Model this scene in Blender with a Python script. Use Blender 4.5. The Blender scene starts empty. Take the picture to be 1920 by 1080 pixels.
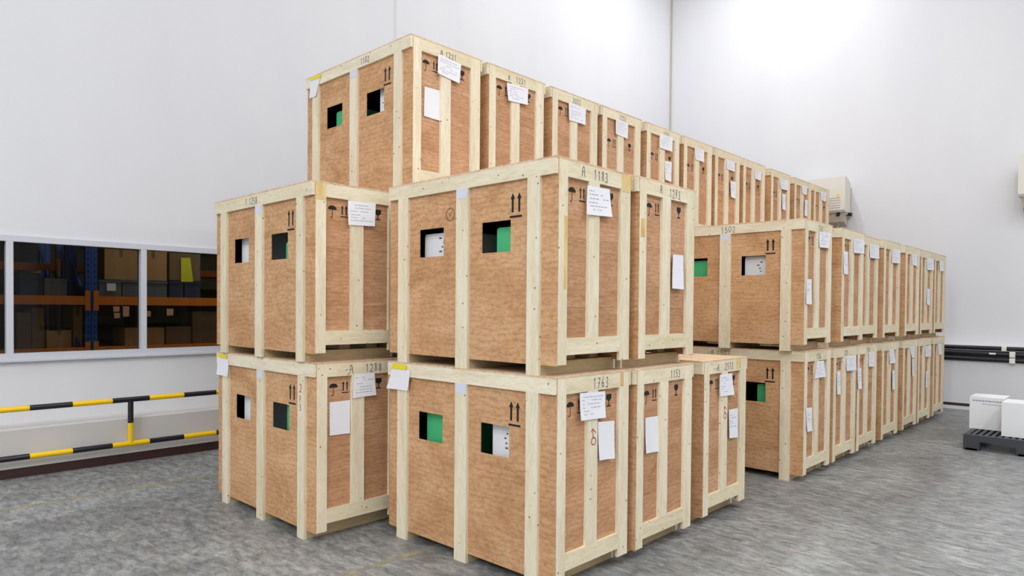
import bpy, math, random
from mathutils import Matrix, Vector

# ------------------------------------------------------------------ camera, world, lights, exposure
scene = bpy.context.scene
col = scene.collection
F_PX, YAW, PITCH, ROLL = 1270.96, 0.759582, -0.0166284, 0.00862414
CAM = Vector((-2.93071, -2.44726, 1.6433))
PX, PY = 960.0, 597.33                      # principal point in the 1920x1080 frame
_r = Vector((math.sin(YAW), -math.cos(YAW), 0))
FW = Vector((math.cos(YAW) * math.cos(PITCH), math.sin(YAW) * math.cos(PITCH), math.sin(PITCH)))
_u = _r.cross(FW)
RT = _r * math.cos(ROLL) + _u * math.sin(ROLL)
UP = -_r * math.sin(ROLL) + _u * math.cos(ROLL)
cam_data = bpy.data.cameras.new('camera')
cam_data.sensor_width = 36.0
cam_data.lens = F_PX / 1920 * 36
cam_data.shift_y = (PY - 540) / 1920
cam_data.clip_start = 0.05
cam = bpy.data.objects.new('camera', cam_data)
col.objects.link(cam)
cam.matrix_world = Matrix(((RT.x, UP.x, -FW.x, CAM.x), (RT.y, UP.y, -FW.y, CAM.y), (RT.z, UP.z, -FW.z, CAM.z), (0, 0, 0, 1)))
scene.camera = cam
scene.view_settings.view_transform = 'Standard'
scene.view_settings.look = 'None'
scene.view_settings.gamma = 1.0
scene.view_settings.use_curve_mapping = False
scene.view_settings.exposure = 0.0

world = bpy.data.worlds.new('world')
scene.world = world
world.use_nodes = True
world.node_tree.nodes['Background'].inputs[0].default_value = (0.8, 0.85, 1.0, 1)
world.node_tree.nodes['Background'].inputs[1].default_value = 0.05

CEIL = 9.6
# (x, y, share of LAMP_POWER)
LAMP_SPOTS = [(-12.0, -5.5, 2.1), (-12.0, -1.5, 3.0), (-12.0, 2.5, 0.6), (-8.0, -5.0, 1.6), (-8.0, -1.5, 1.3),  # rows far behind the camera, added to brighten the wide crate faces
              (-3.2, -7.0, 1.1), (0.8, -7.0, 1.2), (4.8, -7.0, 0.9), (8.4, -7.0, 0.3),
              (-3.2, -3.2, 0.5), (0.8, -3.2, 0.9), (4.8, -3.2, 0.5), (8.4, -3.2, 0.12),
              (1.5, 1.0, 0.3), (4.6, 2.4, 0.62), (8.3, 2.9, 1.25)]
LAMP_POWER = 130.0
LAMP_COLOR = (0.985, 0.99, 1.0)
STORE_FILL = (1.4, 6.6, 4.2)                # unseen lamp added to light the goods behind the window
STORE_FILL_POWER = 75.0

# ------------------------------------------------------------------ helpers
def ray(px, py):
    return FW + RT * ((px - PX) / F_PX) - UP * ((py - PY) / F_PX)

def on_plane(axis, val, px, py):
    """where the sight line of a photograph pixel meets the plane axis = val"""
    d = ray(px, py)
    return CAM + d * ((val - CAM[axis]) / d[axis])

def lin(r, g, b):
    f = lambda c: ((c / 255 + 0.055) / 1.055) ** 2.4 if c > 10 else c / 255 / 12.92
    return (f(r), f(g), f(b), 1.0)

def mesh(name, verts, faces, mat=None, smooth=False):
    m = bpy.data.meshes.new(name)
    m.from_pydata([tuple(v) for v in verts], [], faces)
    if smooth:
        m.polygons.foreach_set('use_smooth', [True] * len(m.polygons))
    m.update()
    if mat:
        m.materials.append(mat)
    return m

BF = [(0, 3, 2, 1), (4, 5, 6, 7), (0, 1, 5, 4), (1, 2, 6, 5), (2, 3, 7, 6), (3, 0, 4, 7)]

class MB:
    """collects shapes for one mesh"""
    def __init__(s):
        s.v, s.f = [], []
    def add(s, verts, faces):
        n = len(s.v)
        s.v += [tuple(v) for v in verts]
        s.f += [tuple(i + n for i in f) for f in faces]
        return s
    def box(s, x0, x1, y0, y1, z0, z1):
        return s.add([(x0, y0, z0), (x1, y0, z0), (x1, y1, z0), (x0, y1, z0), (x0, y0, z1), (x1, y0, z1), (x1, y1, z1), (x0, y1, z1)], BF)
    def bar(s, a, b, w, h):
        a, b = Vector(a), Vector(b)
        d = (b - a).normalized()
        ref = Vector((0, 0, 1)) if abs(d.z) < 0.9 else Vector((1, 0, 0))
        p = d.cross(ref).normalized() * (w / 2)
        q = p.cross(d).normalized() * (h / 2)
        return s.add([a - p - q, a + p - q, a + p + q, a - p + q, b - p - q, b + p - q, b + p + q, b - p + q], BF)
    def tube(s, a, b, r, n=16):
        a, b = Vector(a), Vector(b)
        d = (b - a).normalized()
        ref = Vector((0, 0, 1)) if abs(d.z) < 0.9 else Vector((1, 0, 0))
        p = d.cross(ref).normalized()
        q = p.cross(d).normalized()
        ring = [p * math.cos(2 * math.pi * i / n) * r + q * math.sin(2 * math.pi * i / n) * r for i in range(n)]
        return s.add([a + x for x in ring] + [b + x for x in ring],
                     [(i, (i + 1) % n, n + (i + 1) % n, n + i) for i in range(n)] + [tuple(range(n - 1, -1, -1)), tuple(range(n, 2 * n))])
    def prism(s, poly, axis, a, b):
        """2D polygon in the two other axes (cyclic order), extruded along axis from a to b"""
        n = len(poly)
        def p3(p, t):
            l = list(p)
            l.insert(axis, t)
            return l
        return s.add([p3(p, a) for p in poly] + [p3(p, b) for p in poly],
                     [(i, (i + 1) % n, n + (i + 1) % n, n + i) for i in range(n)] + [tuple(range(n - 1, -1, -1)), tuple(range(n, 2 * n))])
    def mesh(s, name, mat=None, smooth=False):
        return mesh(name, s.v, s.f, mat, smooth)

def link(name, me, parent=None, loc=None, label=None):
    o = bpy.data.objects.new(name, me)
    col.objects.link(o)
    if parent:
        o.parent = parent
    if loc is not None:
        o.location = loc
    if label:
        o['label'] = label
    return o

def tag(o, label, cat, group=None):
    o['label'] = label
    o['category'] = cat
    if group:
        o['group'] = group
    return o

def struct(o, label=None):
    o['kind'] = 'structure'
    if label:
        o['label'] = label
    return o

def empty(name, loc, label, cat, group=None):
    o = bpy.data.objects.new(name, None)
    o.empty_display_size = 0.1
    o.location = loc
    col.objects.link(o)
    return tag(o, label, cat, group)

def box_obj(name, b, mat, parent=None, label=None):
    return link(name, MB().box(*b).mesh(name, mat), parent, None, label)

# ------------------------------------------------------------------ materials
class NT:
    def __init__(s, name):
        s.m = bpy.data.materials.new(name)
        s.m.use_nodes = True
        s.t = s.m.node_tree
        s.b = s.t.nodes['Principled BSDF']
    def n(s, kind, **kw):
        nd = s.t.nodes.new(kind)
        for k, v in kw.items():
            if k.startswith('i_'):
                nd.inputs[k[2:].replace('_', ' ')].default_value = v
            else:
                setattr(nd, k, v)
        return nd
    def l(s, a, b):
        s.t.links.new(a, b)
    def ramp(s, fac, stops):
        r = s.n('ShaderNodeValToRGB')
        el = r.color_ramp.elements
        while len(el) < len(stops):
            el.new(0.5)
        for e, (p, c) in zip(el, stops):
            e.position = p
            e.color = c
        s.l(fac, r.inputs[0])
        return r.outputs[0]
    def mix(s, fac, a, b, mode='MIX'):
        m = s.n('ShaderNodeMix', data_type='RGBA', blend_type=mode)
        for sock, v in ((m.inputs[0], fac), (m.inputs[6], a), (m.inputs[7], b)):
            if isinstance(v, (float, int, tuple)):
                sock.default_value = v
            else:
                s.l(v, sock)
        return m.outputs[2]
    def coords(s, scale=(1, 1, 1), jitter=True):
        tc = s.n('ShaderNodeTexCoord')
        out = tc.outputs['Object']
        if jitter:
            oi = s.n('ShaderNodeObjectInfo')
            vm = s.n('ShaderNodeVectorMath', operation='SCALE')
            vm.inputs[0].default_value = (37.1, 23.7, 51.3)
            s.l(oi.outputs['Random'], vm.inputs['Scale'])
            va = s.n('ShaderNodeVectorMath', operation='ADD')
            s.l(out, va.inputs[0])
            s.l(vm.outputs[0], va.inputs[1])
            out = va.outputs[0]
        mp = s.n('ShaderNodeMapping')
        mp.inputs['Scale'].default_value = scale
        s.l(out, mp.inputs[0])
        return mp.outputs[0]
    def bump(s, h, strength=0.2, dist=0.002):
        b = s.n('ShaderNodeBump')
        b.inputs['Strength'].default_value = strength
        b.inputs['Distance'].default_value = dist
        s.l(h, b.inputs['Height'])
        s.l(b.outputs[0], s.b.inputs['Normal'])

def plain(name, c, rough=0.6, metal=0.0, spec=0.5):
    t = NT(name)
    t.b.inputs['Base Color'].default_value = c
    t.b.inputs['Roughness'].default_value = rough
    t.b.inputs['Metallic'].default_value = metal
    t.b.inputs['Specular IOR Level'].default_value = spec
    return t.m

def plywood(name, stretch, c0, c1, c2):
    t = NT(name)
    co = t.coords(stretch)
    big = t.n('ShaderNodeTexNoise', i_Scale=2.2, i_Detail=5.0, i_Roughness=0.6, i_Distortion=1.2)
    t.l(co, big.inputs['Vector'])
    fine = t.n('ShaderNodeTexNoise', i_Scale=34.0, i_Detail=4.0, i_Roughness=0.65)
    t.l(co, fine.inputs['Vector'])
    wave = t.n('ShaderNodeTexWave', wave_type='BANDS', bands_direction='Z', i_Scale=5.0, i_Distortion=9.0, i_Detail=3.0)
    wave.inputs['Detail Scale'].default_value = 0.8
    t.l(co, wave.inputs['Vector'])
    base = t.ramp(big.outputs[0], [(0.3, c0), (0.5, c1), (0.72, c2)])
    g = t.ramp(fine.outputs[0], [(0.34, (0.80, 0.76, 0.71, 1)), (0.52, (1, 1, 1, 1)), (0.7, (1.08, 1.08, 1.08, 1))])
    w = t.ramp(wave.outputs[0], [(0.0, (0.90, 0.87, 0.83, 1)), (0.45, (1, 1, 1, 1))])
    c = t.mix(1.0, base, g, 'MULTIPLY')
    c = t.mix(0.85, c, w, 'MULTIPLY')
    # each sheet of ply has its own tone
    oi = t.n('ShaderNodeObjectInfo')
    tone = t.ramp(oi.outputs['Random'], [(0.0, (0.93, 0.91, 0.89, 1)), (0.5, (1, 1, 1, 1)), (1.0, (1.05, 1.02, 0.98, 1))])
    c = t.mix(1.0, c, tone, 'MULTIPLY')
    t.l(c, t.b.inputs['Base Color'])
    t.b.inputs['Roughness'].default_value = 0.7
    t.b.inputs['Specular IOR Level'].default_value = 0.25
    t.bump(fine.outputs[0], 0.12)
    return t.m

def pine(name, stretch, c0, c1, knots=0.055):
    t = NT(name)
    co = t.coords(stretch)
    big = t.n('ShaderNodeTexNoise', i_Scale=3.0, i_Detail=4.0, i_Roughness=0.55, i_Distortion=0.6)
    t.l(co, big.inputs['Vector'])
    fine = t.n('ShaderNodeTexNoise', i_Scale=22.0, i_Detail=3.0)
    t.l(co, fine.inputs['Vector'])
    base = t.ramp(big.outputs[0], [(0.3, c0), (0.65, c1)])
    g = t.ramp(fine.outputs[0], [(0.3, (0.90, 0.87, 0.80, 1)), (0.55, (1, 1, 1, 1))])
    c = t.mix(1.0, base, g, 'MULTIPLY')
    # knots and nail heads
    co2 = t.coords((1, 1, 1))
    vo = t.n('ShaderNodeTexVoronoi', i_Scale=14.0)
    t.l(co2, vo.inputs['Vector'])
    kn = t.ramp(vo.outputs['Distance'], [(knots, (1, 1, 1, 1)), (knots * 1.9, (0, 0, 0, 1))])
    c = t.mix(kn, c, lin(128, 92, 58))
    oi = t.n('ShaderNodeObjectInfo')
    tone = t.ramp(oi.outputs['Random'], [(0.0, (0.95, 0.93, 0.88, 1)), (0.6, (1, 1, 1, 1)), (1.0, (1.03, 1.02, 1.0, 1))])
    c = t.mix(1.0, c, tone, 'MULTIPLY')
    t.l(c, t.b.inputs['Base Color'])
    t.b.inputs['Roughness'].default_value = 0.65
    t.b.inputs['Specular IOR Level'].default_value = 0.3
    t.bump(fine.outputs[0], 0.1)
    return t.m

PLY_WIDE = plywood('plywood_wide', (1, 0.8, 1.6), lin(190, 144, 101), lin(208, 164, 121), lin(219, 179, 138))
PLY_SIDE = plywood('plywood_side', (0.7, 1, 2.2), lin(182, 135, 98), lin(199, 154, 117), lin(210, 169, 135))
PLY_LID = plywood('plywood_lid', (0.8, 1.5, 1), lin(214, 182, 148), lin(226, 198, 166), lin(234, 210, 182))
PINE_V = pine('pine_upright', (5, 5, 0.7), lin(226, 214, 184), lin(239, 231, 208))
PINE_Y = pine('pine_crosswise', (5, 0.7, 5), lin(226, 215, 186), lin(240, 232, 210))
PINE_X = pine('pine_lengthwise', (0.7, 5, 5), lin(224, 211, 178), lin(238, 228, 202))
PINE_OLD = pine('pine_resin', (5, 5, 0.9), lin(212, 180, 118), lin(231, 207, 152))
SKID = pine('skid_wood', (0.7, 5, 5), lin(196, 176, 134), lin(214, 196, 156), 0.03)
INK = plain('stencil_ink', lin(26, 22, 24), 0.8)
PEN = plain('marker_pen', lin(122, 124, 136), 0.8)
REDPEN = plain('red_marker', lin(205, 70, 60), 0.8)
PAPER = plain('paper', lin(236, 236, 241), 0.75)
PAPER_INK = plain('paper_print', lin(158, 160, 172), 0.8)
BLUE_TAG = plain('pale_blue_label', lin(214, 220, 238), 0.7)
YELLOW_TAPE = plain('yellow_tape', lin(238, 220, 40), 0.6)
GREEN_BOX = plain('green_card', lin(72, 188, 124), 0.5)
WHITE_BOX = plain('white_card', lin(236, 238, 240), 0.6)
BLACK_FOAM = plain('dark_print', lin(96, 96, 104), 0.8)
INNER_DARK = plain('interior_dark', lin(14, 14, 16), 0.7, 0.0, 0.15)  # black of the shell that stands in for shade inside the crates
FRAME_WHITE = plain('window_frame_paint', lin(206, 208, 216), 0.4)
YELLOW = plain('yellow_paint', lin(250, 205, 8), 0.38)
BLACK = plain('black_paint', lin(26, 26, 34), 0.3)
BROWN = plain('brown_skirting_paint', lin(58, 34, 32), 0.55)
RACK_BLUE = plain('rack_blue_paint', lin(30, 84, 170), 0.45)
RACK_ORANGE = plain('rack_orange_paint', lin(236, 128, 36), 0.45)
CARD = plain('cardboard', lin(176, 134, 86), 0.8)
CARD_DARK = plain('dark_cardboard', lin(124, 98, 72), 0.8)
GREY_BIN = plain('grey_plastic', lin(92, 98, 108), 0.5)
DARK_BIN = plain('dark_blue_plastic', lin(42, 54, 84), 0.5)
SALMON = plain('salmon_card', lin(250, 190, 156), 0.7)
PALLET = plain('black_plastic', lin(58, 62, 68), 0.5)
BUMPER = plain('black_rubber', lin(20, 21, 27), 0.35)
BRACKET = plain('ivory_bracket', lin(232, 230, 218), 0.5)
UNIT = plain('ivory_enamel', lin(226, 222, 212), 0.45)
UNIT_SIDE = plain('beige_grille', lin(196, 186, 170), 0.55)
CHROME = plain('chrome', lin(200, 205, 212), 0.2, 1.0)
LINE_PAINT = NT('worn_yellow_line')
_co = LINE_PAINT.coords((1, 1, 1), False)
_nz = LINE_PAINT.n('ShaderNodeTexNoise', i_Scale=9.0, i_Detail=5.0, i_Roughness=0.7)
LINE_PAINT.l(_co, _nz.inputs['Vector'])
LINE_PAINT.l(LINE_PAINT.ramp(_nz.outputs[0], [(0.44, lin(134, 134, 128)), (0.62, lin(172, 158, 112))]), LINE_PAINT.b.inputs['Base Color'])
LINE_PAINT.b.inputs['Roughness'].default_value = 0.6
LINE_PAINT = LINE_PAINT.m

def wall_mat(name, c0, c1):
    t = NT(name)
    co = t.coords((1, 1, 0.35), False)
    nz = t.n('ShaderNodeTexNoise', i_Scale=0.9, i_Detail=4.0, i_Roughness=0.5)
    t.l(co, nz.inputs['Vector'])
    t.l(t.ramp(nz.outputs[0], [(0.3, c0), (0.7, c1)]), t.b.inputs['Base Color'])
    t.b.inputs['Roughness'].default_value = 0.5
    t.b.inputs['Specular IOR Level'].default_value = 0.25
    return t.m
WALL = wall_mat('white_wall_panel', lin(222, 223, 227), lin(227, 228, 231))
KERB = wall_mat('kerb_paint', lin(206, 203, 199), lin(214, 211, 208))
SEAM = plain('seam_strip', lin(212, 211, 210), 0.6)
CEILING = plain('ceiling_paint', lin(225, 226, 228), 0.8)
STORE_WALL = plain('storeroom_wall', lin(70, 66, 58), 0.9)

def floor_mat():
    t = NT('trowelled_concrete')
    co = t.coords((1, 1, 1), False)
    mp = t.n('ShaderNodeMapping')
    mp.inputs['Rotation'].default_value = (0, 0, math.radians(43))
    mp.inputs['Scale'].default_value = (0.55, 1.25, 1)
    t.l(co, mp.inputs[0])
    a = t.n('ShaderNodeTexNoise', i_Scale=1.1, i_Detail=6.0, i_Roughness=0.62, i_Distortion=0.7)
    t.l(mp.outputs[0], a.inputs['Vector'])
    mp2 = t.n('ShaderNodeMapping')
    mp2.inputs['Rotation'].default_value = (0, 0, math.radians(-47))
    mp2.inputs['Scale'].default_value = (4.0, 1.6, 1)
    t.l(co, mp2.inputs[0])
    b = t.n('ShaderNodeTexNoise', i_Scale=2.6, i_Detail=7.0, i_Roughness=0.7, i_Distortion=0.9)
    t.l(mp2.outputs[0], b.inputs['Vector'])
    c = t.n('ShaderNodeTexNoise', i_Scale=1.9, i_Detail=4.0, i_Roughness=0.6, i_Distortion=0.4)
    t.l(mp2.outputs[0], c.inputs['Vector'])
    d = t.n('ShaderNodeTexNoise', i_Scale=60.0, i_Detail=3.0, i_Roughness=0.7)
    t.l(co, d.inputs['Vector'])
    mp3 = t.n('ShaderNodeMapping')
    mp3.inputs['Rotation'].default_value = (0, 0, math.radians(-47))
    mp3.inputs['Scale'].default_value = (2.2, 1.0, 1)
    t.l(co, mp3.inputs[0])
    e = t.n('ShaderNodeTexNoise', i_Scale=9.0, i_Detail=6.0, i_Roughness=0.72, i_Distortion=0.5)
    t.l(mp3.outputs[0], e.inputs['Vector'])
    base = t.ramp(a.outputs[0], [(0.28, lin(114, 116, 116)), (0.5, lin(137, 139, 138)), (0.72, lin(156, 159, 157))])
    streak = t.ramp(b.outputs[0], [(0.33, (0.62, 0.62, 0.62, 1)), (0.48, (0.96, 0.96, 0.96, 1)), (0.62, (1.24, 1.24, 1.22, 1))])
    cc = t.mix(1.0, base, streak, 'MULTIPLY')
    mott = t.ramp(e.outputs[0], [(0.36, (0.62, 0.62, 0.63, 1)), (0.5, (1.0, 1.0, 1.0, 1)), (0.62, (1.30, 1.30, 1.28, 1))])
    cc = t.mix(0.9, cc, mott, 'MULTIPLY')
    warm = t.ramp(c.outputs[0], [(0.54, (0, 0, 0, 1)), (0.74, (1, 1, 1, 1))])
    wm = t.n('ShaderNodeMath', operation='MULTIPLY')
    t.l(warm, wm.inputs[0])
    wm.inputs[1].default_value = 0.45
    cc = t.mix(wm.outputs[0], cc, lin(142, 130, 116))
    gr = t.ramp(d.outputs[0], [(0.3, (0.9, 0.9, 0.9, 1)), (0.6, (1.03, 1.03, 1.03, 1))])
    cc = t.mix(1.0, cc, gr, 'MULTIPLY')
    t.l(cc, t.b.inputs['Base Color'])
    rr = t.n('ShaderNodeMapRange')
    rr.inputs['To Min'].default_value = 0.32
    rr.inputs['To Max'].default_value = 0.6
    t.l(b.outputs[0], rr.inputs[0])
    t.l(rr.outputs[0], t.b.inputs['Roughness'])
    t.b.inputs['Specular IOR Level'].default_value = 0.4
    t.bump(b.outputs[0], 0.06)
    return t.m
FLOOR = floor_mat()

def glass_mat():
    m = bpy.data.materials.new('tinted_glass')
    m.use_nodes = True
    t = m.node_tree
    t.nodes.clear()
    out = t.nodes.new('ShaderNodeOutputMaterial')
    mix = t.nodes.new('ShaderNodeMixShader')
    tr = t.nodes.new('ShaderNodeBsdfTransparent')
    tr.inputs[0].default_value = (0.62, 0.64, 0.62, 1)
    gl = t.nodes.new('ShaderNodeBsdfGlossy')
    gl.inputs['Roughness'].default_value = 0.03
    fr = t.nodes.new('ShaderNodeFresnel')
    fr.inputs[0].default_value = 1.25
    t.links.new(fr.outputs[0], mix.inputs[0])
    t.links.new(tr.outputs[0], mix.inputs[1])
    t.links.new(gl.outputs[0], mix.inputs[2])
    t.links.new(mix.outputs[0], out.inputs[0])
    return m
GLASS = glass_mat()

# ------------------------------------------------------------------ the room
WL, WR = 5.62, 10.71                        # left wall plane (y), right wall plane (x)
XN, YN = -14.0, -8.5                         # walls behind the camera
KL, KR = 5.28, 10.47                        # kerb faces
W_U0, W_U1, W_Z0, W_Z1 = -2.75, 2.165, 1.09, 2.30   # window opening

struct(box_obj('floor', (XN, WR + 0.2, YN, 10.4, -0.12, 0), FLOOR), 'grey streaky concrete floor')
struct(box_obj('ceiling', (XN - 0.2, WR + 0.2, YN - 0.2, 10.6, CEIL, CEIL + 0.15), CEILING))
mb = MB()
mb.box(XN, WR, WL, WL + 0.14, 0, W_Z0).box(XN, WR, WL, WL + 0.14, W_Z1, CEIL)
mb.box(XN, W_U0, WL, WL + 0.14, W_Z0, W_Z1).box(W_U1, WR, WL, WL + 0.14, W_Z0, W_Z1)
wall_left = struct(link('wall_left', mb.mesh('wall_left', WALL)), 'white panel wall with a strip window')
wall_right = struct(box_obj('wall_right', (WR, WR + 0.15, YN, 10.4, 0, CEIL), WALL), 'tall white end wall')
struct(box_obj('wall_near', (XN - 0.15, XN, YN, 10.4, 0, CEIL), WALL))
struct(box_obj('wall_front', (XN, WR, YN - 0.15, YN, 0, CEIL), WALL))
# panel joints of the walls: slim cover strips
j = on_plane(1, WL, 741, 30).x
link('joint_strip', MB().box(j - 0.020, j + 0.020, WL - 0.003, WL, 0.465, CEIL).mesh('joint_strip', SEAM), wall_left)
struct(link('trim_4', MB().box(WR - 0.035, WR, WL - 0.035, WL, 0.465, CEIL).mesh('corner_strip', plain('corner_strip_paint', lin(190, 185, 176), 0.6))), 'slim strip in the corner of the two walls')
# kerb along the left wall
kl = link('kerb', MB().prism([(KL, 0.092), (WL, 0.092), (WL, 0.465), (KL + 0.02, 0.465), (KL, 0.45)], 0, XN, WR).mesh('kerb', KERB), wall_left)
bb = struct(box_obj('baseboard_left', (XN, WR, KL, WL, 0, 0.092), BROWN), 'dark brown painted strip at the foot of the wall')
# low wall in front of the end wall
struct(link('trim_3', MB().box(KR, WR, YN, KL, 0.105, 1.072).box(KR, WR, YN, KL, 0, 0.06).mesh('kerb', WALL)), 'low white wall along the foot of the end wall')
struct(box_obj('baseboard_right', (KR - 0.004, WR, YN, KL, 0.06, 0.105), BROWN))

# worn yellow floor lines
struct(box_obj('trim_1', (-9, 1.4, 4.105, 4.165, 0.0, 0.0015), LINE_PAINT), 'thin worn yellow floor line beside the wall')
struct(box_obj('trim_2', (-9, 10.2, 1.085, 1.135, 0.0, 0.0015), LINE_PAINT), 'thin worn yellow floor line running under the crates')

# window: frame, mullions and panes
win = struct(link('window_1', MB().box(W_U0, W_U1, WL - 0.02, WL + 0.1, W_Z0, W_Z0 + 0.062).box(W_U0, W_U1, WL - 0.02, WL + 0.1, W_Z1 - 0.058, W_Z1)
             .box(W_U0, W_U0 + 0.06, WL - 0.018, WL + 0.1, W_Z0, W_Z1).box(W_U1 - 0.06, W_U1, WL - 0.018, WL + 0.1, W_Z0, W_Z1).mesh('window_1', FRAME_WHITE)), 'long strip window with grey frame onto a dark storeroom')
for k in range(4):
    a = -2.69 + 1.2 * k
    if k:
        box_obj('mullion', (a - 0.058, a, WL - 0.018, WL + 0.09, W_Z0 + 0.062, W_Z1 - 0.058), FRAME_WHITE, win)
    box_obj('pane', (a, a + 1.142 if k < 3 else W_U1 - 0.06, WL + 0.05, WL + 0.056, W_Z0 + 0.062, W_Z1 - 0.058), GLASS, win)
box_obj('window_sill', (W_U0 - 0.03, W_U1 + 0.03, WL - 0.045, WL, W_Z0 - 0.02, W_Z0), FRAME_WHITE, win)

# storeroom behind the window
struct(box_obj('wall_storeroom', (XN, WR, 9.6, 9.7, 0, CEIL), STORE_WALL))
struct(link('wall_partition', MB().box(-5.2, -5.1, WL + 0.14, 9.6, 0, 4.6).box(5.0, 5.1, WL + 0.14, 9.6, 0, 4.6).box(-5.2, 5.1, WL + 0.14, 9.6, 4.5, 4.6).mesh('wall_partition', STORE_WALL)))

# ------------------------------------------------------------------ crate meshes (local: x depth, y width, z up; origin at near lower corner)
CW, CD, CH = 1.57, 0.765, 1.25
T = 0.020
HOLES = [(0.985, 1.235, 0.73, 0.92), (0.37, 0.618, 0.73, 0.92)]

def holed_panel(x0, x1, y0, y1, z0, z1, holes):
    ys = sorted({y0, y1} | {h[0] for h in holes} | {h[1] for h in holes})
    zs = sorted({z0, z1} | {h[2] for h in holes} | {h[3] for h in holes})
    solid = lambda i, k: 0 <= i < len(ys) - 1 and 0 <= k < len(zs) - 1 and not any(
        h[0] - 1e-6 <= ys[i] and ys[i + 1] <= h[1] + 1e-6 and h[2] - 1e-6 <= zs[k] and zs[k + 1] <= h[3] + 1e-6 for h in holes)
    m = MB()
    for i in range(len(ys) - 1):
        for k in range(len(zs) - 1):
            if not solid(i, k):
                continue
            a, b, c, d = ys[i], ys[i + 1], zs[k], zs[k + 1]
            m.add([(x0, a, c), (x0, b, c), (x0, b, d), (x0, a, d)], [(3, 2, 1, 0)])
            m.add([(x1, a, c), (x1, b, c), (x1, b, d), (x1, a, d)], [(0, 1, 2, 3)])
            if not solid(i - 1, k):
                m.add([(x0, a, c), (x1, a, c), (x1, a, d), (x0, a, d)], [(0, 1, 2, 3)])
            if not solid(i + 1, k):
                m.add([(x0, b, c), (x1, b, c), (x1, b, d), (x0, b, d)], [(3, 2, 1, 0)])
            if not solid(i, k - 1):
                m.add([(x0, a, c), (x1, a, c), (x1, b, c), (x0, b, c)], [(3, 2, 1, 0)])
            if not solid(i, k + 1):
                m.add([(x0, a, d), (x1, a, d), (x1, b, d), (x0, b, d)], [(0, 1, 2, 3)])
    return m

def bmesh_box(name, b, mat):
    return MB().box(*b).mesh(name, mat)

BAT = [(0.1226, 0.219), (0.727, 0.841), (1.346, 1.455)]
POST = [(T + 0.0052, 0.106), (0.306, 0.412), (0.635, CD - T - 0.0052)]
PARTS = []       # (name, mesh)
PARTS.append(('front_panel', holed_panel(T, T + 0.005, 0.0006, CW - 0.0006, 0.06, 1.238, HOLES).mesh('front_panel', PLY_WIDE)))
PARTS.append(('rear_panel', bmesh_box('rear_panel', (CD - T - 0.005, CD - T, 0.0006, CW - 0.0006, 0.06, 1.238), PLY_WIDE)))
for y0, y1 in BAT:
    PARTS.append(('batten', bmesh_box('batten', (0, T, y0, y1, 0, 1.15), PINE_V)))
    PARTS.append(('batten', bmesh_box('batten', (CD - T, CD, y0, y1, 0, 1.15), PINE_V)))
PARTS.append(('top_batten', bmesh_box('top_batten', (0, T, 0.002, CW - 0.002, 1.15, 1.239), PINE_Y)))
PARTS.append(('top_batten', bmesh_box('top_batten', (CD - T, CD, 0.002, CW - 0.002, 1.15, 1.239), PINE_Y)))
for side in (0, 1):
    o0, o1 = (0, T) if side == 0 else (CW - T, CW)
    p0, p1 = (T, T + 0.012) if side == 0 else (CW - T - 0.012, CW - T)
    PARTS.append(('side_panel', bmesh_box('side_panel', (T + 0.012, CD - T - 0.012, p0, p1, 0.128, 0.395), PLY_SIDE)))
    PARTS.append(('side_panel', bmesh_box('side_panel', (T + 0.012, CD - T - 0.012, p0 + 0.0006, p1, 0.3962, 0.80), PLY_SIDE)))
    PARTS.append(('side_panel', bmesh_box('side_panel', (T + 0.012, CD - T - 0.012, p0, p1, 0.8012, 1.238), PLY_SIDE)))
    PARTS.append(('post', bmesh_box('post', (POST[0][0], POST[0][1], o0, o1, 0.065, 1.238), PINE_V)))
    PARTS.append(('post', bmesh_box('post', (POST[1][0], POST[1][1], o0, o1, 0.218, 1.145), PINE_V)))
    PARTS.append(('post', bmesh_box('post', (POST[2][0], POST[2][1], o0, o1, 0.065, 1.238), PINE_V)))
    PARTS.append(('rail', bmesh_box('rail', (POST[0][1], POST[2][0], o0, o1, 1.145, 1.238), PINE_X)))
    PARTS.append(('rail', bmesh_box('rail', (POST[0][1], POST[2][0], o0, o1, 0.120, 0.218), PINE_X)))
PARTS.append(('lid', bmesh_box('lid', (0.0, CD, 0.0, CW, 1.239, 1.25), PLY_LID)))
PARTS.append(('floor_panel', bmesh_box('floor_panel', (T + 0.012, CD - T - 0.012, T + 0.012, CW - T - 0.012, 0.122, 0.134), PLY_SIDE)))
for y0, y1 in BAT:
    PARTS.append(('skid', bmesh_box('skid', (T, CD - T, y0 + 0.004, y1 - 0.004, 0, 0.075), SKID)))
for x0 in (0.10, 0.335, 0.575):
    PARTS.append(('joist', bmesh_box('joist', (x0, x0 + 0.09, 0.19, CW - 0.19, 0.075, 0.122), SKID)))

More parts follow.
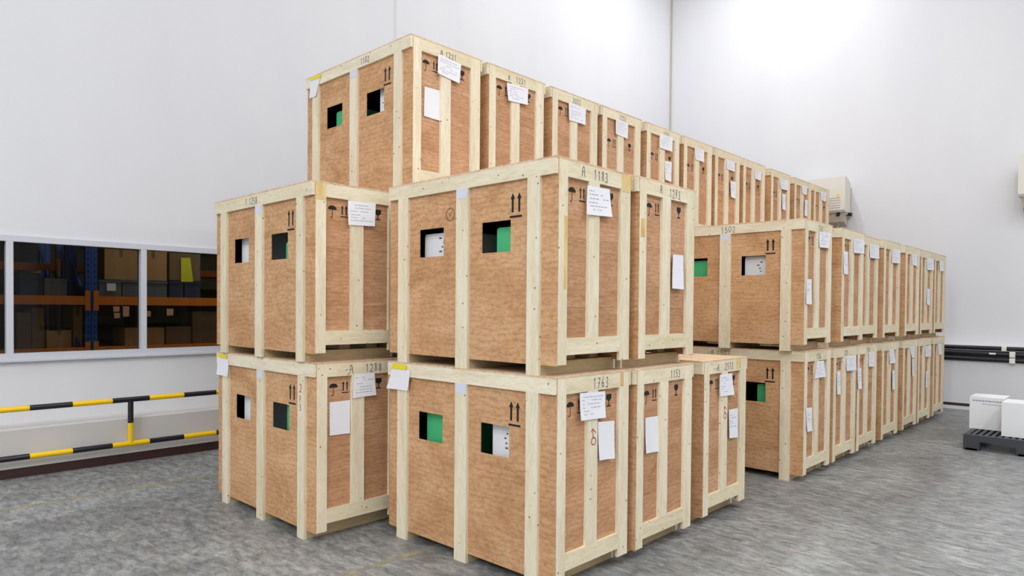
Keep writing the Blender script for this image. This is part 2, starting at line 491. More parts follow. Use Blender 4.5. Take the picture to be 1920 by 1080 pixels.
# hand lettering as pen strokes (unit box 0.6 wide, 1 high)
GLYPH = {
    '0': [[(.3, 1), (.08, .8), (.05, .3), (.25, 0), (.5, .2), (.55, .75), (.3, 1)]],
    '1': [[(.15, .8), (.35, 1), (.32, 0)]],
    '2': [[(.05, .8), (.25, 1), (.5, .85), (.45, .5), (.05, .02), (.6, .05)]],
    '3': [[(.08, .92), (.4, 1), (.5, .75), (.25, .55), (.52, .35), (.4, .02), (.05, .1)]],
    '5': [[(.55, 1), (.15, .97), (.1, .6), (.42, .58), (.52, .25), (.3, 0), (.05, .08)]],
    '6': [[(.45, 1), (.12, .5), (.12, .12), (.35, 0), (.52, .22), (.35, .45), (.12, .35)]],
    '7': [[(.05, .95), (.55, 1), (.25, 0)], [(.15, .5), (.5, .52)]],
    '8': [[(.3, .55), (.08, .8), (.3, 1), (.5, .8), (.1, .25), (.3, 0), (.52, .22), (.3, .55)]],
    'A': [[(.0, 0), (.1, .75), (.3, 1), (.5, .8), (.5, .1), (.65, 0)], [(.1, .45), (.5, .5)]],
    '-': [[(.05, .4), (.5, .55)]], ' ': []}

def strokes(m, lines, w, place):
    for l in lines:
        for (a, b) in zip(l, l[1:]):
            d = Vector((b[0] - a[0], b[1] - a[1]))
            if d.length < 1e-6:
                continue
            n = Vector((-d.y, d.x)).normalized() * (w / 2)
            e = d.normalized() * (w * 0.3)
            q = [(a[0] - e.x + n.x, a[1] - e.y + n.y), (a[0] - e.x - n.x, a[1] - e.y - n.y), (b[0] + e.x - n.x, b[1] + e.y - n.y), (b[0] + e.x + n.x, b[1] + e.y + n.y)]
            m.add([place(*p) for p in q], [(0, 1, 2, 3)])

def writing(text, x, y, h, w, place, seed=0):
    """pen strokes of a text starting at (x, y) on a face"""
    rnd = random.Random(seed + len(text))
    m = MB()
    for ch in text:
        dy = rnd.uniform(-.08, .08) * h
        strokes(m, [[(x + p[0] * h * 0.8, y + dy + p[1] * h) for p in l] for l in GLYPH[ch]], w, place)
        x += h * (0.68 if ch != ' ' else 0.5)
    return m

E1 = 0.0012
ON_SIDE = lambda v: (lambda x, z: (x, v, z))            # face with the narrow frame: x right, z up
ON_FRONT = lambda u: (lambda y, z: (u, y, z))           # wide face: y runs to the left

# stencilled marks: umbrella, this-way-up arrows, glass
def umbrella(place, cx, cz, s):
    m = MB()
    n = 12
    pts = [(cx + math.cos(math.pi * i / n) * 0.5 * s, cz + math.sin(math.pi * i / n) * 0.42 * s) for i in range(n + 1)]
    low = [(cx - 0.5 * s + s * i / 8, cz - (0.06 * s if i % 2 == 0 else -0.05 * s)) for i in range(1, 8)]
    poly = pts + low
    m.add([place(*p) for p in poly], [tuple(range(len(poly)))])
    strokes(m, [[(cx, cz), (cx, cz - 0.62 * s), (cx - 0.08 * s, cz - 0.78 * s), (cx - 0.2 * s, cz - 0.72 * s)]], 0.07 * s, place)
    return m

def arrows(place, x0, z0, w, h, sgn=1):
    m = MB()
    for k in (0.2, 0.8):
        cx = x0 + w * k * sgn
        aw = w * 0.09
        m.add([place(cx - aw, z0 + h * .22), place(cx + aw, z0 + h * .22), place(cx + aw, z0 + h * .8), place(cx - aw, z0 + h * .8)], [(0, 1, 2, 3)])
        m.add([place(cx - w * .2, z0 + h * .76), place(cx + w * .2, z0 + h * .76), place(cx, z0 + h)], [(0, 1, 2)])
    m.add([place(x0 - w * .05 * sgn, z0), place(x0 + w * 1.05 * sgn, z0), place(x0 + w * 1.05 * sgn, z0 + h * .085), place(x0 - w * .05 * sgn, z0 + h * .085)], [(0, 1, 2, 3)])
    return m

def goblet(place, cx, cz, s):
    m = MB()
    poly = [(cx - .3 * s, cz + .5 * s), (cx + .3 * s, cz + .5 * s), (cx + .33 * s, cz + .2 * s), (cx + .12 * s, cz), (cx - .12 * s, cz), (cx - .33 * s, cz + .2 * s)]
    m.add([place(*p) for p in poly], [tuple(range(6))])
    m.add([place(cx - .05 * s, cz - .32 * s), place(cx + .05 * s, cz - .32 * s), place(cx + .05 * s, cz), place(cx - .05 * s, cz)], [(0, 1, 2, 3)])
    m.add([place(cx - .25 * s, cz - .42 * s), place(cx + .25 * s, cz - .42 * s), place(cx + .25 * s, cz - .32 * s), place(cx - .25 * s, cz - .32 * s)], [(0, 1, 2, 3)])
    return m

SIDE_PLY = ON_SIDE(T - E1)
M_UMB = umbrella(SIDE_PLY, 0.166, 1.065, 0.072).mesh('umbrella_mark', INK)
M_SIDE_ARROW = arrows(SIDE_PLY, 0.236, 1.02, 0.052, 0.085).mesh('arrow_mark', INK)
M_GLASS = goblet(SIDE_PLY, 0.55, 1.065, 0.085).mesh('glass_mark', INK)
M_ARROW = arrows(ON_FRONT(T - E1), 0.372, 0.93, 0.09, 0.148, -1).mesh('arrow_mark', INK)
M_TAG = MB().add([(-E1, 0.738, 1.088), (-E1, 0.83, 1.088), (-E1, 0.83, 1.148), (-E1, 0.738, 1.148)], [(3, 2, 1, 0)]).mesh('routing_label', BLUE_TAG)

def crate(u, v, tier, label, group, marks=True, drop=0.0, front=True):
    c = empty('shipping_crate', (u, v, tier * CH), label, 'crate', group)
    for n, me in PARTS:
        link(n, me, c)
    if marks:
        link('umbrella_mark', M_UMB, c, (0, 0, -drop))
        link('arrow_mark', M_SIDE_ARROW, c, (0, 0, -drop))
        link('glass_mark', M_GLASS, c, (0, 0, -drop))
    if front:
        link('arrow_mark', M_ARROW, c)
        link('routing_label', M_TAG, c)
    return c

def darkener(c):  # black inner shell, added so the crates look dark through their holes
    x0, x1, y0, y1, z0, z1 = T + 0.016, CD - T - 0.016, T + 0.016, CW - T - 0.016, 0.138, 1.232
    v = [(x0, y0, z0), (x1, y0, z0), (x1, y1, z0), (x0, y1, z0), (x0, y0, z1), (x1, y0, z1), (x1, y1, z1), (x0, y1, z1)]
    link('inner_darkener', mesh('inner_darkener', v, [f[::-1] for f in BF if f != (3, 0, 4, 7)], INNER_DARK), c, None, 'black shell added as interior lining')

def paper(c, quad, kind, seed, plane=None, axis=1, text=True):
    """a sheet of paper at photograph corners TL, TR, BR, BL, lying on one face of crate c"""
    base = c.location
    if plane is None:
        plane = -0.0035 if kind == 'packing_slip' else T - 0.003
    pts = []
    for q in quad:
        p = on_plane(axis, base[axis] + plane, *q)
        pts.append(p - base)
    rnd = random.Random(seed)
    n = 4
    curl = rnd.uniform(0.004, 0.012)
    out = Vector((0, -1, 0)) if axis == 1 else Vector((-1, 0, 0))
    def at(s, t, off=0.0):
        p = (pts[0] * (1 - s) + pts[1] * s) * (1 - t) + (pts[3] * (1 - s) + pts[2] * s) * t
        return p + out * (off + curl * t * t * (0.4 + 0.6 * abs(2 * s - 1)))
    vs = [at(i / n, k / n) for k in range(n + 1) for i in range(n + 1)]
    fs = [(k * (n + 1) + i, (k + 1) * (n + 1) + i, (k + 1) * (n + 1) + i + 1, k * (n + 1) + i + 1) for k in range(n) for i in range(n)]
    pp = link(kind, mesh(kind, vs, fs, PAPER, True), c)
    if text:
        m = MB()
        rows = [0.16, 0.28, 0.42, 0.56, 0.68, 0.80] if kind == 'packing_slip' else [0.2, 0.3, 0.42, 0.5, 0.6]
        for r in rows:
            a = rnd.uniform(0.08, 0.14)
            end = rnd.uniform(0.4, 0.88)
            while a < end:
                l = rnd.uniform(0.04, 0.13)
                h = 0.011
                if rnd.random() < 0.75:
                    m.add([at(a, r - h, 0.0012), at(a, r + h, 0.0012), at(min(a + l, .93), r + h, 0.0012), at(min(a + l, .93), r - h, 0.0012)], [(0, 1, 2, 3)])
                a += l + 0.03
        link('printed_text', m.mesh('printed_text', PAPER_INK), pp)['kind'] = 'stuff'
    return pp

def number(c, text, x, z, h=0.05, front=False, mat=PEN, w=0.0055, seed=3, name='handwritten_number', v=-E1):
    place = ON_SIDE(v)
    if front:
        place = lambda y, zz: (v, -y, zz)
        x = -x
    link(name, writing(text, x, z, h, w, place, seed).mesh(name, mat), c)

# ------------------------------------------------------------------ the crates
ORD = ['nearest', 'second', 'third', 'fourth', 'fifth', 'sixth', 'seventh', 'eighth', 'ninth', 'tenth', 'eleventh']
CR = {}
G_TOP, G_FRONT, G_REAR = 'crates of the top tier', 'crates of the front row', 'crates of the rear row'
# front row, near block
CR['Cl'] = crate(0.0, 0.0, 0, 'plywood crate nearest the camera on the floor, paper with yellow tape at its corner', G_FRONT)
CR['C2l'] = crate(0.79, -0.017, 0, 'floor crate between the nearest floor crate and the one with an uncovered lid', G_FRONT)
CR['C3l'] = crate(1.745, 0.011, 0, 'floor crate with bare uncovered lid and nothing stacked on it', G_FRONT)
CR['C'] = crate(0.004, 0.006, 1, 'large plywood crate in the middle, stacked on the crate nearest the camera', G_FRONT)
CR['C2'] = crate(0.80, -0.014, 1, 'upper crate directly behind the big middle one, one white sheet on its right bay', G_FRONT)
# rear row, its near column of two
CR['Dl'] = crate(-0.50, 1.732, 0, 'leftmost crate standing on the floor, red marks on one batten', G_REAR)
CR['D'] = crate(-0.52, 1.723, 1, 'leftmost upper crate with a yellowed corner post, stacked on the leftmost floor crate', G_REAR)
# top tier on the rear row
TU = [0.335, 1.161, 2.005, 2.812, 3.659, 4.486, 5.296, 6.13, 7.07, 7.975, 8.824]
TV = 1.755
for i, u in enumerate(TU):
    lab = 'plywood crate at the near end of the top tier, highest corner in the picture' if i == 0 else (
        'last crate at the far end of the top tier, beside the wall unit' if i == 10 else '%s crate from the near end of the top tier, showing its narrow side' % ORD[i])
    CR['T%d' % (i + 1)] = crate(u, TV, 2, lab, G_TOP, True, 0.16 if 3 <= i else 0.0)
    for t in (0, 1):
        crate(u, TV - 0.004 * t, t, 'rear row crate hidden below the top tier', 'hidden crates that carry the top tier', False, 0, False)
# front row, far block
RU = [3.53, 4.512, 5.29, 6.085, 7.045, 7.865, 8.68]
RV = [-0.06, -0.075, -0.014, -0.055, -0.06, -0.055, -0.055]
SU = [3.60, 4.41, 5.18, 6.118, 7.065, 7.852, 8.73]
for i in range(7):
    f = i == 0
    far = i == 6
    CR['R%d' % (i + 1)] = crate(RU[i], RV[i], 1, 'upper near crate of the far front block, green and white cartons behind its holes' if f else (
        'last crate at the far end of the upper far front block' if far else '%s crate along the upper tier of the far front block' % ORD[i]), G_FRONT)
    CR['S%d' % (i + 1)] = crate(SU[i], -0.045, 0, 'floor crate at the near end of the far front block, right of the bare lid' if f else (
        'last crate on the floor at the far end of the far front block' if far else '%s floor crate along the far front block' % ORD[i]), G_FRONT)

for n in ('C', 'Cl', 'D', 'Dl', 'T1', 'R1', 'S1', 'C2', 'C2l', 'C3l'):
    darkener(CR[n])

# papers, corners read from the photograph (they lie on the crate faces)
SLIPS = {
    'T1': [(822, 100.4), (865, 120.7), (860.5, 156.7), (819.6, 137.4)], 'T2': [(950.4, 154.4), (990.7, 166.6), (988.6, 197), (952, 188.6)],
    'T3': [(1066.5, 191.6), (1099, 203.8), (1097, 234.4), (1066.5, 225)], 'T4': [(1155, 222), (1178, 231.3), (1176.4, 260.4), (1154, 251)],
    'T5': [(1237.5, 249.7), (1262, 258.8), (1259, 284.8), (1236, 277)], 'T6': [(1302.5, 273.5), (1320.4, 282.4), (1319.4, 304.2), (1303.5, 299.3)],
    'T7': [(1363, 298.3), (1378.3, 304.2), (1376.8, 322), (1362, 317)], 'T8': [(1415.4, 317), (1428.2, 323), (1426.2, 338.8), (1414.4, 334.9)],
    'T9': [(1461.9, 332.9), (1478.7, 338.9), (1476.7, 357.7), (1462.9, 353.7)], 'T10': [(1503.4, 345.8), (1514.3, 349.7), (1511.3, 365.6), (1503, 362.6)],
    'T11': [(1538.6, 357.6), (1550, 361.6), (1548, 378.4), (1538.6, 374.5)],
    'C': [(1102, 347.4), (1143.4, 354.8), (1145.5, 407), (1097.4, 402.2)], 'Cl': [(1087.4, 737.4), (1134.8, 733.3), (1133.4, 782.8), (1086.7, 788.8)],
    'C3l': [(1350, 703.3), (1372.7, 699.3), (1375, 740), (1348.3, 743.3)], 'D': [(652.4, 375.5), (704.9, 381.7), (702.1, 424.5), (652.4, 421.8)],
    'Dl': [(664.6, 701.7), (702.4, 698.6), (704.3, 740.3), (659.8, 746.6)],
    'R1': [(1536.4, 433.7), (1558, 437), (1553, 465.5), (1535, 463.5)], 'R2': [(1601.4, 447), (1621, 450.4), (1620, 475.8), (1600.2, 474)],
    'R3': [(1631, 457), (1648.7, 460.8), (1647.3, 485.5), (1630, 483.3)], 'R4': [(1673.6, 466.2), (1688, 468.6), (1686.8, 493.9), (1671.2, 492.7)],
    'R5': [(1709.7, 477), (1719.3, 478.2), (1719.3, 498.7), (1709.7, 496.3)], 'R6': [(1738.6, 483), (1751, 485.7), (1750.8, 507), (1737.4, 506)],
    'R7': [(1761.5, 489), (1770, 490.3), (1768.2, 508.3), (1761, 508.3)],
    'S1': [(1532.5, 677.5), (1545, 676), (1547.5, 706), (1526, 710)], 'S2': [(1587.5, 667.5), (1605.5, 666.5), (1604.5, 694), (1586, 695.5)],
    'S3': [(1629.5, 661), (1640, 660.5), (1638, 687), (1627.5, 687.5)], 'S4': [(1668, 655), (1676, 654), (1677.5, 680), (1667, 682)],
    'S5': [(1706, 651), (1715, 650), (1714, 670), (1708.7, 671)], 'S6': [(1735, 648.7), (1746, 647.5), (1745, 668.7), (1734.5, 669.5)],
    'S7': [(1758.7, 644.2), (1765.7, 643.7), (1765, 664.5), (1758.7, 665)]}
SHEETS = {
    'T1': [(796.2, 162), (826, 170.4), (824, 226.7), (794, 217.4)], 'T5': [(1246.7, 301), (1259.8, 304), (1258, 341), (1246.7, 336.7)],
    'T7': [(1369.8, 338.8), (1380.3, 341.8), (1378.7, 372.5), (1369.8, 369.5)], 'T9': [(1466.8, 362.6), (1473.3, 364.6), (1471.8, 394.3), (1465.8, 392.3)],
    'T10': [(1509.4, 374.5), (1514.3, 375.5), (1513.3, 406), (1507.4, 404)], 'C2': [(1262, 477), (1281.5, 479), (1280.6, 542.7), (1258.8, 540.7)],
    'Cl': [(1121.4, 791.3), (1152, 788.5), (1150.5, 859), (1121.4, 863)], 'C2l': [(1210.2, 783.4), (1235.7, 779.4), (1234, 845.9), (1209, 850.2)],
    'C3l': [(1366.7, 768.3), (1383.3, 765), (1382.7, 820), (1366.7, 821.7)], 'Dl': [(618, 754.5), (656.4, 750), (655.4, 812), (617.3, 817)],
    'R1': [(1512.4, 523.3), (1522, 523.3), (1520.8, 571), (1510, 569.8)], 'R2': [(1581.4, 471), (1590, 471.7), (1589.4, 514.3), (1581.4, 513.6)],
    'R6': [(1737.4, 540.8), (1743.4, 542), (1742.2, 572), (1737, 571)],
    'S1': [(1511, 765), (1522.5, 763.8), (1521, 807.5), (1512, 810.5)], 'S2': [(1569.5, 696), (1576, 695.5), (1575, 739), (1568.8, 739.5)],
    'S3': [(1608, 690), (1615, 689.5), (1614.5, 729), (1607.5, 729.5)], 'S4': [(1673.5, 695), (1677.5, 694), (1677.5, 730), (1672.5, 730.5)],
    'S5': [(1710, 673), (1714, 672), (1713, 705), (1710, 706)], 'S6': [(1736, 696), (1739.5, 695.7), (1738, 726), (1735, 727)]}
PLAIN_SHEETS = {'T1', 'C2', 'C2l', 'Dl', 'Cl'}
OUT_SHEETS = {'Cl', 'C2', 'C3l', 'R1', 'S1', 'R2', 'S2', 'S3', 'T5', 'T7', 'T9', 'T10', 'R6', 'S4', 'S5', 'S6'}   # reach over a post
for k, (n, q) in enumerate(SLIPS.items()):
    paper(CR[n], q, 'packing_slip', 11 + k)
for k, (n, q) in enumerate(SHEETS.items()):
    paper(CR[n], q, 'white_sheet', 71 + k, -0.0035 if n in OUT_SHEETS else None, 1, n not in PLAIN_SHEETS)
# papers hanging at the upper left corner of the wide faces, with yellow tape
for k, (n, q, tq) in enumerate([
        ('Cl', [(735, 690.5), (769, 694.6), (765.8, 732.8), (726.7, 727.7)], [(736, 681.5), (762, 684.5), (761, 694), (735.5, 691)]),
        ('Dl', [(408, 669), (428.5, 674), (428.5, 706.9), (408, 701.6)], [(408.5, 662.5), (425, 666), (425, 673), (408.5, 669.5)]),
        ('T1', [(581.5, 151.5), (600.6, 144), (593, 181), (581, 184.5)], [(581.5, 146), (602, 138), (601, 145), (581.5, 152)])]):
    p = paper(CR[n], q, 'packing_slip', 170 + k, -0.003, 0, False)
    base = CR[n].location
    v4 = [on_plane(0, base.x - 0.006, *t) - base for t in tq]
    link('tape', mesh('tape', v4, [(0, 3, 2, 1)], YELLOW_TAPE), p)
# handwritten numbers
for n, text, x, z, h in [('C', 'A', 0.235, 1.17, 0.058), ('C', '1183', 0.35, 1.165, 0.056), ('C2', 'A', 0.27, 1.175, 0.05), ('C2', '1273', 0.39, 1.16, 0.056),
                         ('Cl', '1763', 0.36, 1.16, 0.062), ('C2l', '1153', 0.44, 1.165, 0.05), ('C3l', '-A', 0.2, 1.16, 0.05), ('C3l', '2513', 0.36, 1.165, 0.055),
                         ('Dl', '-A', 0.25, 1.16, 0.055), ('Dl', '1288', 0.42, 1.165, 0.056), ('T1', 'A 1221', 0.3, 1.16, 0.045), ('T2', 'A', 0.26, 1.165, 0.04),
                         ('T2', '1221', 0.36, 1.165, 0.05), ('T3', '3032', 0.33, 1.165, 0.05), ('T4', '1251', 0.33, 1.165, 0.05), ('T5', '1203', 0.38, 1.165, 0.05),
                         ('S1', '1226', 0.33, 1.165, 0.05), ('R1', '1262', 0.36, 1.165, 0.05), ('S2', '1225', 0.33, 1.165, 0.05), ('S3', '1138', 0.33, 1.165, 0.05)]:
    number(CR[n], text, x, z, h)
for n, text, x, z, h in [('D', '1 1258', 1.0, 1.168, 0.052), ('R1', '1502', 0.83, 1.165, 0.06), ('S1', '-A 1502', 0.98, 1.165, 0.056), ('T1', '1102', 0.68, 1.17, 0.05)]:
    number(CR[n], text, x, z, h, True)
number(CR['Dl'], '2', 0.19, 1.03, 0.06, True, REDPEN, 0.006, 5, 'red_mark')
number(CR['Dl'], '7', 0.195, 0.96, 0.045, True, REDPEN, 0.005, 5, 'red_mark')
number(CR['Dl'], '3', 0.19, 0.90, 0.045, True, REDPEN, 0.005, 5, 'red_mark')
def ring(name, c, place, cx, cz, r, w, mat, n=18, extra=()):
    m = MB()
    strokes(m, [[(cx + r * math.cos(2 * math.pi * i / n), cz + r * math.sin(2 * math.pi * i / n)) for i in range(n + 1)]] + list(extra), w, place)
    link(name, m.mesh(name, mat), c)
for n, z in (('Cl', 0.84), ('C3l', 0.80)):
    ring('red_mark', CR[n], ON_SIDE(-E1), 0.37, z, 0.022, 0.006, REDPEN, 12, [[(0.365, z + .022), (0.36, z + .07)], [(0.345, z + .06), (0.362, z + .075), (0.39, z + .05)]])
STAMP = plain('faint_stamp', lin(150, 112, 82), 0.8)
ring('round_stamp', CR['C'], lambda y, z: (T - E1, y, z), 0.92, 1.0, 0.04, 0.006, STAMP, 22, [[(0.935, 1.01), (0.922, 0.99), (0.90, 1.02)]])
# yellowed resin pieces let into some posts
for n, x0, x1, z0, z1 in [('D', T + 0.006, 0.106, 1.12, 1.238), ('C', 0.645, CD - T - 0.006, 1.13, 1.238), ('Cl', 0.645, 0.68, 1.15, 1.238), ('C', 0.075, 0.106, 0.5, 0.92),
                          ('C2', 0.04, 0.09, 0.86, 0.98), ('C3l', 0.56, 0.64, 1.16, 1.238)]:
    box_obj('wood_splice', (x0, x1, -0.0012, 0.004, z0, z1), PINE_OLD, CR[n])
box_obj('wood_splice', (CD - T + 0.001, CD - 0.002, -0.0005, 0.01, 1.152, 1.236), PINE_OLD, CR['C'])

# ------------------------------------------------------------------ cartons inside, seen through the holes
def inner_carton(n, hole, edge_px, edge_py, top, kind, label, depth=0.055, d2=0.5):
    c = CR[n]
    h = HOLES[hole]
    x0 = c.location.x + T + 0.012 + depth
    e = on_plane(0, x0, edge_px, edge_py)
    y1 = e.y
    y0 = c.location.y + max(h[0] - 0.10, 0.06)
    z0 = c.location.z + 0.139
    z1 = c.location.z + top
    mat = GREEN_BOX if kind == 'green' else WHITE_BOX
    b = empty('%s_carton' % kind, (x0 + 0.2, (y0 + y1) / 2, z0), label, 'carton', 'cartons packed inside the crates')
    b2 = Matrix.Translation(-Vector(b.location))
    def loc(*q):
        return (q[0] - b.location.x, q[1] - b.location.x, q[2] - b.location.y, q[3] - b.location.y, q[4] - b.location.z, q[5] - b.location.z)
    q = loc(x0, x0 + d2, y0, y1, z0, z1)
    r = 0.018
    poly = [(q[2], q[4]), (q[3], q[4])] + [(q[3] - r + r * math.cos(a), q[5] - r + r * math.sin(a)) for a in [i * math.pi / 8 for i in range(5)]] + [(q[2], q[5])]
    link('box_body', MB().prism(poly, 0, q[0], q[1]).mesh('box_body', mat), b)
    if kind == 'white':
        m = MB()
        rnd = random.Random(edge_px)
        yy = c.location.y - b.location.y
        zz = c.location.z - b.location.z
        for r_ in range(4):
            w = rnd.uniform(0.014, 0.032)
            zc = zz + 0.765 + 0.03 * r_
            yc = yy + h[0] + 0.09 + rnd.uniform(-.02, .02)
            m.add([(q[0] - .001, yc - w / 2, zc), (q[0] - .001, yc + w / 2, zc), (q[0] - .001, yc + w / 2, zc + .011), (q[0] - .001, yc - w / 2, zc + .011)], [(3, 2, 1, 0)])
        link('printed_text', m.mesh('printed_text', BLACK_FOAM), b)['kind'] = 'stuff'
    return b
inner_carton('T1', 0, 631, 220, 0.885, 'green', 'green carton inside the near end crate of the top tier, left hole')
inner_carton('T1', 1, 713, 185, 1.05, 'white', 'white carton inside the near end crate of the top tier, right hole')
inner_carton('D', 0, 453.7, 470, 1.05, 'white', 'white carton inside the leftmost upper crate, left hole')
inner_carton('D', 1, 536.5, 470, 0.86, 'green', 'sliver of green carton inside the leftmost upper crate, right hole')
inner_carton('Dl', 0, 458.6, 765, 1.05, 'white', 'white carton inside the leftmost floor crate, left hole')
inner_carton('Dl', 1, 538.5, 780, 0.95, 'green', 'sliver of green carton inside the leftmost floor crate, right hole')
inner_carton('C', 0, 797, 455, 0.895, 'white', 'white carton inside the large middle crate, left hole')
inner_carton('C', 1, 932, 445, 0.89, 'green', 'green carton inside the large middle crate, right hole')
inner_carton('Cl', 0, 801, 800, 0.93, 'green', 'green carton inside the crate nearest the camera, left hole')
inner_carton('Cl', 1, 924, 820, 1.05, 'white', 'white carton inside the crate nearest the camera, right hole')
inner_carton('R1', 0, 1296, 505, 0.90, 'green', 'green carton inside the upper near crate of the far block')
inner_carton('R1', 1, 1397, 500, 0.92, 'white', 'white carton inside the upper near crate of the far block')
inner_carton('S1', 1, 1420, 735, 0.90, 'green', 'green carton inside the floor crate at the near end of the far block')

# ------------------------------------------------------------------ striped guard rail on the left kerb
RV_ = 5.2
rail = empty('guard_rail', (-0.577, RV_, 0), 'yellow and black striped double guard rail along the wall under the window', 'guard rail')
def rl(x0, x1, z, mat, name):
    b = MB().tube((x0 + 0.577, 0, z), (x1 + 0.577, 0, z), 0.0265, 18)
    return link(name, b.mesh(name, mat, False), rail)
STEP = 0.3478
for k in range(-6, 9):
    a = -1.444 + STEP * k
    rl(a, a + STEP, 0.66, BLACK if k % 2 == 0 else YELLOW, 'rail_stripe')
    rl(a, a + STEP, 0.205, YELLOW if k % 2 == 0 else BLACK, 'rail_stripe')
for px in (-0.577 - 2.43, -0.577, -0.577 + 1.75):
    x = px + 0.577
    link('post', MB().tube((x, 0, 0.42), (x, 0, 0.655), 0.0265, 16).mesh('post', BLACK), rail, None, 'black upper half of post')
    link('post', MB().tube((x, 0, 0.205), (x, 0, 0.42), 0.0265, 16).mesh('post', YELLOW), rail, None, 'yellow lower half of post')
    link('wall_bracket', MB().tube((x, 0, 0.205), (x, KL - RV_, 0.205), 0.02, 12).mesh('wall_bracket', YELLOW), rail)

# ------------------------------------------------------------------ end wall: rubber guard strips, two wall units
def strip(name, y0, y1, z0, z1, x, label):
    m = MB()
    h = (z1 - z0) / 2
    poly = []
    for i in range(9):
        a = -math.pi / 2 + math.pi * i / 8
        poly.append((x - 0.045 * math.cos(a), (z0 + z1) / 2 + h * math.sin(a)))
    poly += [(KR, z1), (KR, z0)]
    m.prism([(p[0], p[1]) for p in poly], 1, y0, y1)
    return tag(link(name, m.mesh(name, BUMPER)), label, 'wall guard', 'rubber wall guards on the end wall')
# lengths run behind the crates and out of the frame
strip('wall_guard', -0.655, 5.0, 1.012, 1.078, KR - 0.01, 'upper black rubber guard strip on the end wall, beside the crates')
strip('wall_guard', -4.6, -0.72, 1.012, 1.078, KR - 0.01, 'upper black rubber guard strip on the end wall, at the picture edge')
strip('wall_guard', -0.76, 5.0, 0.905, 0.998, KR - 0.01, 'middle black rubber guard strip on the end wall, beside the crates')
strip('wall_guard', -0.76, 5.0, 0.818, 0.90, KR - 0.01, 'lowest black rubber guard strip on the end wall, beside the crates')
strip('wall_guard', -4.6, -0.835, 0.905, 0.998, KR - 0.01, 'middle black rubber guard strip on the end wall, at the picture edge')
strip('wall_guard', -4.6, -0.835, 0.818, 0.90, KR - 0.01, 'lowest black rubber guard strip on the end wall, at the picture edge')
for y0, y1, z0, z1, lab in [(-0.72, -0.655, 1.0, 1.085, 'small ivory joint block in the upper black guard strip'), (-0.835, -0.76, 0.906, 0.995, 'ivory joint block in the middle black guard strip'),
                            (-0.835, -0.76, 0.806, 0.895, 'ivory joint block in the lowest black guard strip')]:
    tag(link('joint_block', MB().prism([(KR - 0.06, z0 + .01), (KR - 0.05, z0), (KR, z0), (KR, z1), (KR - 0.05, z1), (KR - 0.06, z1 - .01)], 1, y0, y1).mesh('joint_block', BRACKET)), lab, 'joint block', 'joint blocks of the wall guards')
tag(box_obj('sticker', (KR - 0.0585, KR - 0.055, -0.58, -0.49, 0.945, 0.972), PAPER), 'small white sticker on the middle black guard strip', 'sticker')

def wall_unit(y0, y1, z0, z1, label, detail):
    x0 = WR - 0.42
    b = empty('wall_unit', (WR, (y0 + y1) / 2, z0), label, 'wall unit', 'ivory units on the end wall')
    oy, oz = (y0 + y1) / 2, z0
    X = lambda x: x - WR
    h = z1 - z0
    # sloping hooded body
    link('housing', MB().prism([(X(x0), 0.16), (X(x0 + 0.03), 0.12), (X(WR - 0.12), 0.12), (X(WR - 0.12), h - 0.10), (X(x0 + 0.10), h), (X(x0), h)], 1, y0 - oy, y1 - oy).mesh('housing', UNIT), b)
    link('mounting_frame', MB().box(X(WR - 0.12), 0, y0 - oy + 0.02, y1 - oy - 0.02, 0.05, h - 0.16).mesh('mounting_frame', UNIT_SIDE), b)
    link('lower_tray', MB().prism([(X(x0 + 0.06), 0.12), (X(WR - 0.12), 0.12), (X(WR - 0.12), -0.12), (X(x0 + 0.12), -0.05)], 1, y0 - oy + 0.05, y1 - oy - 0.05).mesh('lower_tray', UNIT_SIDE), b)
    fr = MB()
    for k in range(5):
        zz = 0.2 + k * 0.045
        fr.box(X(x0) - 0.006, X(x0), y0 - oy + 0.08, y1 - oy - 0.08, zz, zz + 0.012)
    link('grille', fr.mesh('grille', UNIT_SIDE), b)
    if detail:
        link('sticker', MB().box(X(x0) - 0.003, X(x0), y0 - oy + 0.10, y0 - oy + 0.15, h - 0.36, h - 0.31).mesh('sticker', YELLOW_TAPE), b, None, 'small yellow dot')
    return b
a = on_plane(0, WR - 0.42, 1585, 330)
b_ = on_plane(0, WR - 0.42, 1578, 397)
U2 = wall_unit(a.y, a.y + 0.98, b_.z - 0.12, a.z, 'ivory wall-mounted unit with a yellow dot, at the end of the top crates', True)
a2 = on_plane(0, WR - 0.42, 1910, 290)
wall_unit(a2.y - 0.98, a2.y, b_.z - 0.12, a.z, 'ivory wall-mounted unit cut off by the right picture edge', False)
# pipe fitting below the first unit
p0 = on_plane(0, WR - 0.25, 1582, 401)
pf = empty('pipe_fitting', (WR, p0.y, p0.z), 'chrome pipe elbow and thin hose under the ivory wall unit', 'pipe')
link('elbow', MB().tube((-0.33, 0.06, 0.0), (-0.22, -0.04, 0.02), 0.04, 14).tube((-0.22, -0.04, 0.02), (-0.012, -0.05, 0.0), 0.03, 14).mesh('elbow', CHROME), pf)
link('valve_cap', MB().tube((-0.36, 0.09, 0.0), (-0.33, 0.06, 0.0), 0.05, 14).tube((-0.18, -0.12, -0.02), (-0.18, -0.05, 0.0), 0.035, 12).mesh('valve_cap', BUMPER), pf)
link('hose', MB().tube((-0.25, 0.0, 0), (-0.15, 0.25, -0.45), 0.014, 10).tube((-0.15, 0.25, -0.45), (-0.1, 0.27, -2.35), 0.014, 10).mesh('hose', UNIT_SIDE), pf)

